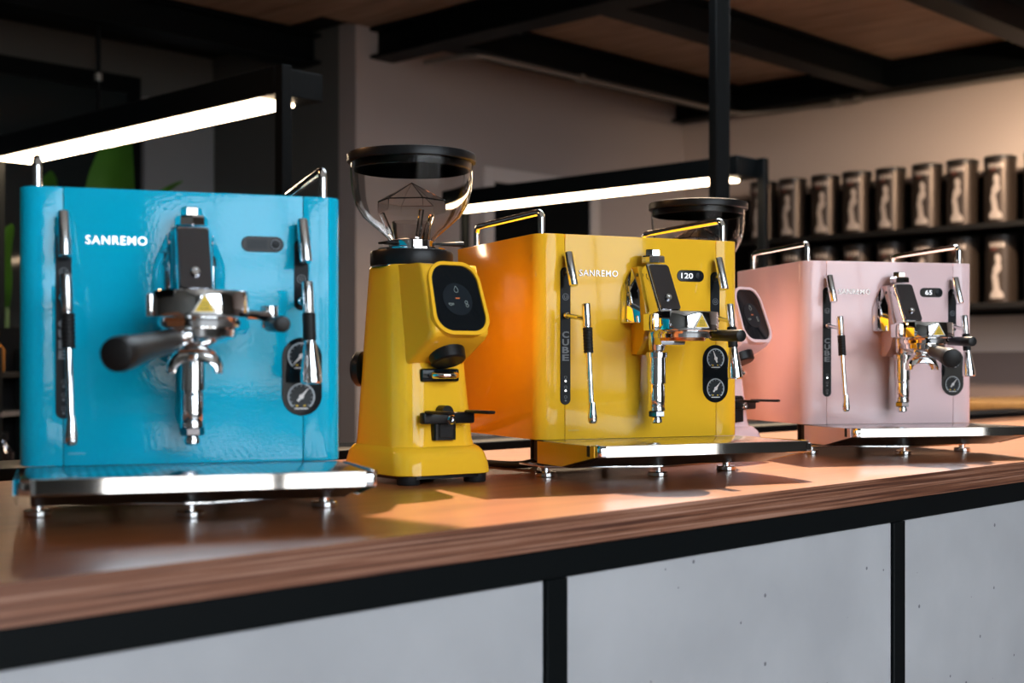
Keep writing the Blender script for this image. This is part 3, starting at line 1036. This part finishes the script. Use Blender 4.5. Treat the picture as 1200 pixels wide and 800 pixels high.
def make_grinder(paint, loc, psi, label):
    wx, wy = w_of(*loc)
    root = thing('coffee_grinder', label, 'coffee grinder', (wx, wy, TOP), -(psi - ALPHA), 'grinders between the espresso machines')
    # plinth and tapering column
    obj('plinth', sq_loft([(.0115, -.0695, .0695, -.094, .071, .027), (.0125, -.0710, .0710, -.096, .0725, .028), (.0245, -.0700, .0700, -.0945, .0715, .028), (.038, -.0675, .0675, -.090, .069, .029), (.0445, -.0645, .0645, -.084, .066, .031), (.047, -.062, .062, -.079, .064, .031)]), paint, root)
    obj('body', sq_loft([(.046, -.0617, .0617, -.078, .0638, .033), (.055, -.0608, .0608, -.0755, .063, .035), (.15, -.0560, .0560, -.065, .0585, .036), (.24, -.0518, .0518, -.056, .0545, .038), (.2755, -.0502, .0502, -.054, .0530, .039), (.2790, -.0485, .0485, -.052, .0515, .038)]), paint, root)
    for fx in (-.050, .050):
        for fy in (-.074, .052):
            obj('foot', lathe([(0, 0), (.0135, 0), (.0145, .0015), (.0145, .0112)], 20, M=Matrix.Translation((fx, fy, 0))), M_RUBBER, root)
    obj('base_pan', prism(rrect(-.065, .065, -.089, .067, .026), .0075, .0116, 'xy'), M_BLACK, root)
    # head housing: outline in the y-z plane, bevelled, with the screen frame proud of it
    yb = -.035
    A = [(yb, .2775), (-.0930, .2775), (-.1230, .1890), (-.1110, .1795), (-.0600, .1500), (yb, .1500)]
    hb = bmesh.new()
    xs = (-.0425, .0425)
    L_ = [hb.verts.new((xs[0], a, b)) for a, b in A]
    R_ = [hb.verts.new((xs[1], a, b)) for a, b in A]
    hb.faces.new(L_)
    hb.faces.new(R_)
    for i in range(len(A)):
        hb.faces.new((L_[i], L_[(i + 1) % len(A)], R_[(i + 1) % len(A)], R_[i]))
    bmesh.ops.recalc_face_normals(hb, faces=hb.faces)
    es = [e for e in hb.edges if all(v.co.y < -.055 for v in e.verts)]
    bmesh.ops.bevel(hb, geom=es, offset=.010, segments=4, affect='EDGES', profile=.6)
    head = obj('head_housing', hb, paint, root, sharp=50)
    # tilted screen: centre, in-plane up direction, normal
    p_top, p_bot = Vector((0, -.0925, .2790)), Vector((0, -.1245, .1865))
    up = (p_top - p_bot).normalized()
    nr = Vector((0, -up.z, up.y))
    c = (p_top + p_bot) / 2
    hh = (p_top - p_bot).length / 2

    def plate(outline, d0, d1, inner=None, lift=0):
        bm = bmesh.new()

        def P(a, b, d):
            return c + Vector((a, 0, 0)) + up * b + nr * d
        o0 = [bm.verts.new(P(a, b, d0)) for a, b in outline]
        o1 = [bm.verts.new(P(a, b, d1)) for a, b in outline]
        k = len(outline)
        for i in range(k):
            bm.faces.new((o0[i], o0[(i + 1) % k], o1[(i + 1) % k], o1[i]))
        if inner:
            i0 = [bm.verts.new(P(a, b, d0)) for a, b in inner]
            i1 = [bm.verts.new(P(a, b, d1)) for a, b in inner]
            for i in range(k):
                j = (i + 1) % k
                bm.faces.new((i0[i], i1[i], i1[j], i0[j]))
                bm.faces.new((o1[i], o1[j], i1[j], i1[i]))
                bm.faces.new((o0[i], i0[i], i0[j], o0[j]))
        else:
            bm.faces.new(o0)
            bm.faces.new(o1)
        return bm

    def bulge(outline):          # narrower at the top, as the screen frame is
        return [(a * (1.0 - .07 * (b / hh)), b) for a, b in outline]
    out = bulge(rrect(-.0400, .0400, -hh, hh, .026, 9))
    inn = bulge(rrect(-.0355, .0355, -hh + .0050, hh - .0045, .0222, 9))
    fb = plate(out, -.013, .0035, inn)
    bmesh.ops.bevel(fb, geom=[e for e in fb.edges if len(e.link_faces) == 2 and e.calc_face_angle(0) > .9], offset=.0011, segments=2, affect='EDGES')
    obj('screen_frame', fb, paint, head)
    scr = obj('touch_screen', plate(bulge(rrect(-.0354, .0354, -hh + .0051, hh - .0046, .0221, 9)), -.002, .0012), M_GLOSSBLACK, root)
    rot = Matrix((Vector((1, 0, 0)), nr * -1, up)).transposed().to_4x4()
    place = Matrix.Translation(c + nr * .0013) @ rot

    def on_screen(name, bm, m):
        bm.transform(place)
        return obj(name, bm, m, scr)
    on_screen('dial_disc', lathe([(.0215, 0), (.0215, .0004), (0, .0004)], 40, M=axis_matrix((0, 0, -.001), (0, -1, 0))), mat('screen_disc', (.012, .017, .022), .25, spec=.2))
    tint = mat('screen_icon', (.30, .38, .36), .5)
    drop = [(0, .0178), (.0030, .0128), (.0026, .0100), (0, .0088), (-.0026, .0100), (-.0030, .0128)]
    ic = bmesh.new()
    for k in range(6):
        tube([(drop[k][0], -.0006, drop[k][1] - .001), (drop[(k + 1) % 6][0], -.0006, drop[(k + 1) % 6][1] - .001)], .0003, 5, ic)
    on_screen('drop_icon', ic, tint)
    ic = ring_flat(-.0118, -.0070, .0023, .0029, -.0008, .0003, 18, 180, 360)
    bx(-.0148, -.0088, -.0008, -.0005, -.0072, -.0066, bm=ic)
    ring_flat(-.0084, -.0078, .0008, .0013, -.0008, .0003, 12, bm=ic)
    on_screen('single_cup_icon', ic, tint)
    ic = ring_flat(.0118, -.0050, .0016, .0022, -.0008, .0003, 18)
    ring_flat(.0126, -.0094, .0016, .0022, -.0008, .0003, 18, bm=ic)
    on_screen('double_cup_icon', ic, tint)
    on_screen('ready_mark', bx(-.0030, .0030, -.0008, -.0005, -.0006, .0008), mat('ready_orange', (.5, .12, .03), .4, emit=(1, .25, .05), es=.3))
    # dispensing mouth under the head
    ch = bmesh.new()
    lathe([(0, 0), (.0200, 0), (.0225, .002), (.0235, .012), (.0235, .022)], 28, ch, axis_matrix((0, -.0900, .1530), (0, .42, 1)))
    obj('dispensing_mouth', ch, M_BLACK, root)
    # recessed clip below it
    rc = obj('clip_recess', bx(-.028, .028, -.0725, -.060, .1285, .1455, .003, 2), M_GLOSSBLACK, root)
    obj('steel_clip', tube(fillet([(-.013, -.070, .137), (-.017, -.084, .137), (0, -.095, .137), (.017, -.084, .137), (.013, -.070, .137)], .012), .0042, 12), M_CHROME, rc)
    # fork that holds the filter holder
    fk = obj('fork_mount', sq_loft([(.0550, -.0165, .0165, -.0835, -.066, .004), (.0880, -.0165, .0165, -.0835, -.062, .004)]), M_BLACK, root)
    obj('fork_plate', bx(-.0105, .0105, -.0852, -.0832, .0580, .0790, .001, 1), M_RUBBER, fk)
    obj('fork_bar', bx(-.0380, .0380, -.0930, -.0800, .0760, .0905, .0025, 2), M_BLACK, fk)
    for s in (-1, 1):
        obj('fork_arm', bx(s * .030 - .0065, s * .030 + .0065, -.1420, -.089, .0890, .0930, .0015, 1), M_BLACK, fk)
    obj('fork_bolt', lathe([(.0062, 0), (.0062, .004), (.0050, .0055), (.0028, .0055), (.0024, .0035), (0, .0035)], 20, M=axis_matrix((0, -.093, .0815), (0, -1, 0))), M_CHROME, fk)
    obj('chute_rest', rod((0, -.064, .0905), (0, -.088, .0905), .0085, .0085, 20), M_BLACK, fk)
    # adjusting knob at the rear left, pale disc on the right flank
    obj('adjusting_knob', lathe([(.018, 0), (.0235, .001), (.0235, .008), (.020, .012), (0, .012)], 26, M=axis_matrix((-.042, .052, .145), (-.60, .8, 0))), M_BLACK, root)
    obj('flank_disc', lathe([(.018, 0), (.018, .007), (.016, .009), (0, .009)], 28, M=axis_matrix((.0555, -.005, .075), (1, 0, .08))), M_DIALGREY, root)
    # collar, neck, hopper
    cl_ = obj('collar', lathe([(.0500, .2785), (.0538, .2798), (.0545, .2825), (.0545, .2960), (.0530, .2990), (.0490, .3000), (.030, .3002), (0, .3002)], 48), M_BLACK, root)
    obj('collar_ring', lathe([(.050, .2765), (.0530, .2770), (.0530, .2792), (.050, .2796)], 48), M_CHROME, cl_)
    obj('neck', lathe([(.0440, .3000), (.0440, .3025), (.0340, .3040), (.0300, .3050), (.0300, .3125), (.028, .3130)], 40), M_CHROME, root)
    sl = obj('gate_slider', bx(-.0440, .0300, -.012, .012, .3075, .3105, .0008, 1), M_BLACK, root)
    obj('slider_pull', rod((.030, -.004, .3100), (.070, -.018, .3110), .0016, .0036, 12, .0008), M_BLACK, sl)
    op = [(.0300, .3120), (.0325, .3170), (.0465, .3290), (.0640, .3440), (.0732, .3590), (.0780, .3760), (.0800, .3940), (.0805, .4120), (.0805, .4185)]
    prof = op + [(a - .0012, b + .0003) for a, b in op[::-1]]
    hp = lathe(prof + [prof[0]], 64, closed=False)
    bmesh.ops.remove_doubles(hp, verts=hp.verts, dist=1e-6)
    hop = obj('hopper', hp, M_GLASS, root)
    # moulded faceted guard inside the hopper
    gb = bmesh.new()
    hexr = .0455
    tip = gb.verts.new((0, 0, .3900))
    tip2 = gb.verts.new((0, 0, .3880))
    ro = [gb.verts.new((hexr * math.cos(PI / 3 * i + .3), hexr * math.sin(PI / 3 * i + .3), .3660)) for i in range(6)]
    rb = [gb.verts.new((.026 * math.cos(PI / 3 * i + .3), .026 * math.sin(PI / 3 * i + .3), .3200)) for i in range(6)]
    rm = [gb.verts.new((hexr * math.cos(PI / 3 * i + .3), hexr * math.sin(PI / 3 * i + .3), .3500)) for i in range(6)]
    ri = [gb.verts.new((.0435 * math.cos(PI / 3 * i + .3), .0435 * math.sin(PI / 3 * i + .3), .3645)) for i in range(6)]
    for i in range(6):
        j = (i + 1) % 6
        gb.faces.new((tip, ro[i], ro[j]))
        gb.faces.new((ro[i], rm[i], rm[j], ro[j]))
        gb.faces.new((rm[i], ri[i], ri[j], rm[j]))
        gb.faces.new((tip2, ri[j], ri[i]))
    bmesh.ops.delete(gb, geom=rb, context='VERTS')
    gd = obj('hopper_guard', gb, M_GLASS, root, sharp=10)
    for i in range(0, 6, 2):
        a = PI / 3 * i + .3
        obj('guard_leg', rod((.040 * math.cos(a), .040 * math.sin(a), .3500), (.025 * math.cos(a), .025 * math.sin(a), .3155), .0035, n=8), M_GLASS, gd)
    obj('throat_tub', lathe([(.0240, .3140), (.0260, .3380), (.0245, .3380), (.0228, .3150)], 32), M_SMOKE, gd)
    ld = obj('lid', lathe([(.0780, .4150), (.0838, .4150), (.0846, .4160), (.0846, .4245), (.0838, .4262), (.0780, .4275), (.040, .4290), (0, .4295)], 64), M_BLACK, root)
    obj('lid_insert', lathe([(.0772, .4050), (.0780, .4060), (.0780, .4151), (.0752, .4151), (.0752, .4050)], 56), M_BLACK, ld)
    return root


make_grinder(M_YELLOW, (-.1320, 1.800), PI / 2 - .62, 'yellow coffee grinder with clear hopper between the blue and yellow machines')
make_grinder(M_PINK, (.3190, 2.345), PI / 2 - .80, 'pale pink coffee grinder half hidden behind the yellow espresso machine')

# ------------------------------------------------------------------ cables behind the yellow machine
for i, off in enumerate((0, .03)):
    pts = []
    a, b = w_of(.02 - .01 * i, 1.965 + off)
    p0 = Vector((a, b, TOP + .0062))
    a, b = w_of(.075, 1.975 + off)
    p1 = Vector((a, b, TOP + .030 - .004 * i))
    a, b = w_of(.16, 2.02 + off)
    p2 = Vector((a, b, TOP + .028))
    a, b = w_of(-.10, 2.10 + off)
    pm = Vector((a, b, TOP + .0062))
    raw = [pm, p0, p1, p2]
    n = 20
    for k in range(n + 1):
        t_ = k / n * 3
        s = min(2, int(t_))
        f = t_ - s
        q = [raw[max(0, s - 1)], raw[s], raw[s + 1], raw[min(3, s + 2)]]
        pts.append(.5 * (2 * q[1] + (q[2] - q[0]) * f + (2 * q[0] - 5 * q[1] + 4 * q[2] - q[3]) * f * f + (3 * q[1] - q[0] - 3 * q[2] + q[3]) * f ** 3))
    cb = tube(pts, .004, 10)
    cb.transform((Matrix.Translation(yellow.location) @ Matrix.Rotation(yellow.rotation_euler.z, 4, 'Z')).inverted())
    obj('power_cable', cb, M_RUBBER, yellow)

# ------------------------------------------------------------------ lamp racks over the back bars
Y0, Y1, ZT = 2.70, 4.24, 1.93


def lamp_rack(x0, label, shelf, far_post):
    t = thing('lamp_rack', label, 'lamp rack', (x0, Y0, 0), 0, 'black racks with light strips')
    wd = .15
    obj('top_beam', bx(0, wd, .032, Y1 - Y0 - .03, ZT - .068, ZT, .002, 1), M_FRAME, t)
    led = obj('light_strip', bx(.004, wd - .036, .10, Y1 - Y0 - .035, ZT - .0775, ZT - .0685, .003, 2), M_LED, t)
    for a in (0, Y1 - Y0 - .03):
        tall = (ZT, TOP - .16) if far_post else (TOP - .16, ZT)
        obj('post', bx(wd - .03, wd, a, a + .03, 0.0, tall[0], .0015, 1), M_FRAME, t)
        obj('post', bx(0, .03, a, a + .03, 0.0, tall[1], .0015, 1), M_FRAME, t)
        obj('cross_bar', bx(.03, wd - .03, a, a + .03, TOP - .19, TOP - .16, .0015, 1), M_FRAME, t)
    for z in shelf:
        obj('shelf', bx(.002, wd - .002, .03, Y1 - Y0 - .03, z, z + .02, .001, 1), M_BLACKWOOD, t)
    return t


lamp_rack(2.0, 'black steel rack with a glowing light strip above the blue machine', (.5, .82), False)
lamp_rack(3.96, 'black steel rack with a glowing light strip above the yellow machine', (.5, .82), True)
ax, ay = w_of(.1515 * 3.55, 3.55)
t = thing('steel_column', 'slim black square steel column rising to the ceiling behind the pink grinder', 'column', (ax, ay, 0), ALPHA - PI / 2 + .35)
obj('column_shaft', bx(-.0205, .0205, -.0205, .0205, .012, CEIL - .022, .002, 1), M_FRAME, t)
obj('base_plate', bx(-.06, .06, -.06, .06, 0, .012, .002, 1), M_FRAME, t)
t = thing('hanging_rod', 'thin dark rod hanging from the beam at the upper left over the light strip', 'rod', (2.85, 5.09, 1.3))
obj('rod_shaft', rod((0, 0, 0.12), (0, 0, BZ0 - 1.3), .010, n=12), M_FRAME, t)
obj('rod_joint', rod((0, 0, 1.06), (0, 0, 1.09), .016, n=12), M_PIPE, t)
obj('lamp_shade', lathe([(.018, .16), (.03, .14), (.10, .0), (.097, .0), (.026, .135)], 24), M_FRAME, t)

# ------------------------------------------------------------------ tins on the wall shelf
SX = 6.04
sh = thing('wall_shelf', 'black wall shelf unit carrying two rows of dark coffee tins', 'shelf', (WX, 0, 0))
SY0, SY1 = 2.10, 4.46
obj('back_board', bx(-.02, -.0005, SY0, SY1, 1.44, 2.115), M_BLACKWOOD, sh)
for z in (1.86, 1.49):
    obj('shelf_board', bx(-.30, -.02, SY0, SY1, z - .025, z, .001, 1), M_BLACKWOOD, sh)
for y in (SY0, SY1 - .02):
    obj('end_board', bx(-.30, -.02, y, y + .02, 1.44, 1.99 if y > 3 else 2.11, .001, 1), M_BLACKWOOD, sh)
TR, TH = .073, .318


def on_tin(z0, z1, width, centre, rows=16, r=TR + .0008, face=PI + .12):
    """Printed silhouette wrapped round the tin: width(z), centre(z) in metres."""
    bm = bmesh.new()
    g = []
    for i in range(rows + 1):
        t_ = i / rows
        w, c = width(t_), centre(t_)
        g.append([bm.verts.new((r * math.cos(face + (c + w * k) / r), r * math.sin(face + (c + w * k) / r), z0 + (z1 - z0) * t_)) for k in (-.5, -.17, .17, .5)])
    for a, b in zip(g, g[1:]):
        for k in range(3):
            bm.faces.new((a[k], a[k + 1], b[k + 1], b[k]))
    return bm


def lerp_table(tab):
    def f(t_):
        for (a, va), (b, vb) in zip(tab, tab[1:]):
            if t_ <= b:
                return va + (vb - va) * (t_ - a) / max(1e-6, b - a)
        return tab[-1][1]
    return f


fig_w = lerp_table([(0, .060), (.05, .066), (.12, .058), (.17, .030), (.30, .026), (.45, .030), (.55, .024), (.62, .034), (.70, .040), (.76, .022), (.80, .016), (.86, .028), (.94, .026), (1, .010)])
fig_c = lerp_table([(0, 0), (.17, 0), (.35, -.004), (.5, -.010), (.65, .002), (.8, .008), (1, .004)])


def make_tin():
    t = thing('coffee_tin', '', 'tin', (0, 0, 0), 0, 'coffee tins on the wall shelf')
    obj('tin_body', lathe([(0, 0), (TR - .002, 0), (TR, .002), (TR, TH - .022)], 40), M_TIN, t)
    obj('tin_lid', lathe([(TR + .001, TH - .022), (TR + .0015, TH - .020), (TR + .0015, TH - .003), (TR - .003, TH), (0, TH)], 40), M_TINLID, t)
    obj('figure_print', on_tin(.022, .228, fig_w, fig_c), M_TINPRINT, t)
    wm = bmesh.new()
    for k in range(4):
        c = -.0285 + .019 * k
        merge(wm, on_tin(.257, .283, lambda s: .0145 * math.sqrt(max(0.02, 1 - (2 * s - 1) ** 2)), lambda s: c, 8))
    w_ = obj('wordmark_print', wm, M_TINPRINT, t)
    obj('red_print', on_tin(.247, .254, lambda s: .032, lambda s: -.012, 2), M_TINRED, t)
    return t


tins_top = [4.30, 4.11, 3.92, 3.73, 3.44 + .10, 3.35, 3.16, 2.97, 2.78][::-1]
ty = [2.803 + .1875 * (i - 1) for i in range(9)]
ordn = ['', 'second', 'third', 'fourth', 'fifth', 'sixth', 'seventh', 'eighth', 'ninth', 'tenth']
proto = make_tin()
first = True
for row, z in ((0, 1.86), (1, 1.49)):
    for i, y in enumerate(ty):
        o = proto if first else copy_tree(proto)
        first = False
        o.location = (WX - .165 + rnd.uniform(-.006, .006), y + rnd.uniform(-.006, .006), z)
        o.rotation_euler = (0, 0, rnd.uniform(-.08, .08))
        rn = 'top' if row == 0 else 'lower'
        if i == 0:
            o['label'] = 'dark coffee tin at the right end of the %s shelf row, cut by the frame' % rn
        elif i == 8:
            o['label'] = 'dark coffee tin at the left end of the %s shelf row' % rn
        else:
            o['label'] = 'dark coffee tin with pale figure, %s from the right on the %s shelf' % (ordn[i + 1], rn)

# ------------------------------------------------------------------ bar table at the far right
ax, ay = w_of(.372 * 4.8, 4.85)
t = thing('bar_table', 'orange oak bar table on a black base behind the pink machine', 'table', (ax, ay, 0), -.1)
obj('tabletop', bx(-.20, .75, -.35, .35, TOP - .008, TOP + .024, .006, 2), M_TABLE, t)
for s in (-1, 1):
    obj('leg', bx(.28 + s * .36 - .02, .28 + s * .36 + .02, -.27, .27, 0.0, TOP - .035, .002, 1), M_FRAME, t)
obj('apron', bx(-.16, .70, -.30, .30, TOP - .075, TOP - .0085, .002, 1), M_FRAME, t)

# ------------------------------------------------------------------ plant behind the left rack


def leaf_bm(base, tip, width, bend, side, n=14, th=.0012):
    """A broad leaf blade, folded slightly along its midrib."""
    base, tip, side = Vector(base), Vector(tip), Vector(side).normalized()
    ax_ = (tip - base)
    up_ = side.cross(ax_.normalized()).normalized()
    bm = bmesh.new()
    rows = []
    for i in range(n + 1):
        s = i / n
        w = width * (math.sin(PI * min(1, s * .93 + .05)) ** .62) * (1 - .15 * s)
        if i == n:
            w = width * .02
        c_ = base + ax_ * s + up_ * (bend * math.sin(PI * s))
        rows.append([c_ + side * (w * k) + up_ * (abs(k) * w * .28 + .004 * math.sin(9 * s + 3 * k)) for k in (-.5, -.25, 0, .25, .5)])
    T = [[bm.verts.new(p) for p in r_] for r_ in rows]
    U = [[bm.verts.new(p - up_ * th) for p in r_] for r_ in rows]
    for i in range(n):
        for k in range(4):
            bm.faces.new((T[i][k], T[i][k + 1], T[i + 1][k + 1], T[i + 1][k]))
            bm.faces.new((U[i][k], U[i + 1][k], U[i + 1][k + 1], U[i][k + 1]))
        for k in (0, 4):
            bm.faces.new((T[i][k], T[i + 1][k], U[i + 1][k], U[i][k]))
    bm.faces.new(T[0] + U[0][::-1])
    bm.faces.new(T[n] + U[n][::-1])
    return bm


def at(px, py, d):
    """Point seen at photo pixel (px, py) at forward distance d, as laid out from the survey of the photo."""
    a, b = w_of((px - 600) / 1603.7 * d, d)
    return Vector((a, b, EYE + (427.93 - py) / 1603.7 * d))


def plant(px, d, label, leaves, pot_r=.16):
    a, b = w_of((px - 600) / 1603.7 * d, d)
    root = thing('potted_plant', label, 'plant', (a, b, 0), 0)
    obj('pot', lathe([(0, 0), (pot_r * .75, 0), (pot_r, .34), (pot_r * 1.03, .36), (pot_r * .93, .36), (pot_r * .9, .33), (0, .33)], 28), M_POT, root)
    o0 = Vector((a, b, 0))
    for (x0, y0), (x1, y1), w, dd in leaves:
        p, q = at(x0, y0, d + dd), at(x1, y1, d + dd)
        sd = Vector((SA, -CA, 0)).cross(Vector((0, 0, 1))) * .25 + Vector((SA, -CA, 0))
        lf = obj('leaf', leaf_bm(p - o0, q - o0, w, .05, sd), M_LEAF, root)
        obj('leaf_stem', tube(fillet([(0, 0, .32), (p.x - o0.x, p.y - o0.y, (p.z) * .55), p - o0], .2), .009, 8), M_STEM, lf)
    return root


plant(130, 5.15, 'leafy plant with one big lit green leaf behind the blue machine', [((138, 292), (145, 148), .215, 0), ((172, 262), (214, 212), .07, .1), ((70, 330), (60, 200), .16, .25), ((205, 330), (240, 235), .13, .2)])
plant(-8, 4.75, 'bushy green plant at the left edge beside the blue machine', [((0, 345), (-12, 225), .12, 0), ((8, 360), (14, 262), .11, .05), ((-10, 372), (2, 300), .12, -.05), ((-30, 350), (-40, 240), .13, .1)])

# ------------------------------------------------------------------ bottle shelf at the far left, half hidden by the blue machine
p = at(-12, 600, 3.9)
sr = thing('bottle_rack', 'dark shelf rack at the left edge behind the blue machine', 'rack', (p.x, p.y, 0), ALPHA - PI / 2)
for z in (TOP - .33, TOP - .16, TOP + .02, TOP + .13):
    obj('shelf', bx(-.45, .07, -.12, .12, z - .015, z, .001, 1), M_BLACKWOOD if z != TOP + .02 else M_STEEL, sr)
for xx in (-.45, .04):
    for yy in (-.12, .09):
        obj('post', bx(xx, xx + .03, yy, yy + .03, 0, TOP + .20, .001, 1), M_FRAME, sr)
obj('back_board', bx(-.45, .07, .125, .135, TOP - .34, TOP + .26), M_BLACKWOOD, sr)


def glassware(name, label, cat, lx, ly, z, prof, m, lidm=None):
    pos = Vector((p.x, p.y, 0)) + Vector((SA, -CA, 0)) * lx + Vector((CA, SA, 0)) * ly
    t_ = thing(name, label, cat, (pos.x, pos.y, z))
    obj('vessel', lathe(prof, 24), m, t_)
    if lidm:
        top = max(q[1] for q in prof)
        obj('cap', lathe([(.016, top), (.017, top + .002), (.017, top + .02), (0, top + .022)], 16), lidm, t_)
    return t_


bot = [(0, 0), (.03, 0), (.033, .004), (.033, .065), (.014, .088), (.0135, .10)]
tum = [(0, 0), (.028, 0), (.034, .085), (.032, .085), (.0265, .004), (0, .004)]
glassware('amber_bottle', 'short amber bottle on the upper board of the left shelf rack', 'bottle', .02, -.03, TOP + .13, bot, M_BRASS, M_BRASS)
glassware('glass_tumbler', 'clear tumbler on the steel board of the left shelf rack', 'glass', .02, -.05, TOP + .02, tum, M_CLEARGLASS)
glassware('dark_jar', 'dark jar on the lower board of the left shelf rack', 'jar', .05, -.04, TOP - .16, bot, M_CHROME_DARK, M_BLACK)

# ------------------------------------------------------------------ tin-wall spot lamp, and an added warm one at the left
def spot(name, label, loc, aim, power, size_deg, col=(1, .74, .50), r=.04):
    """Ceiling can with its own light."""
    zl = loc[2]
    t_ = thing(name, label, 'lamp', (loc[0], loc[1], zl))
    obj('lamp_can', lathe([(.050, 0), (.050, .11), (.012, .115)], 24, closed=False), M_FRAME, t_)
    obj('stem', rod((0, 0, .11), (0, 0, CEIL - .021 - zl), .012, n=10), M_FRAME, t_)
    d_ = bpy.data.lights.new('spot_bulb', 'SPOT')
    d_.energy, d_.spot_size, d_.spot_blend, d_.color, d_.shadow_soft_size = power, math.radians(size_deg), .8, col, r
    o_ = bpy.data.objects.new('spot_bulb', d_)
    C.objects.link(o_)
    o_.location = (loc[0], loc[1], zl + .02)
    o_.rotation_euler = (Vector(aim) - Vector(o_.location)).to_track_quat('-Z', 'Y').to_euler()


spot('ceiling_spot', 'black ceiling spot lamp washing the tin wall with warm light', (5.35, 1.9, 2.45), (6.38, 2.6, 1.95), 430, 122)
spot('ceiling_spot', 'added warm ceiling spot lamp out of view at the left, lighting the left sides of the machines', (0.2, 2.9, 2.62), (1.9, 1.7, 1.2), 50, 95, (1, .47, .19), .12)  # lamp added out of view to warm the left sides of the machines
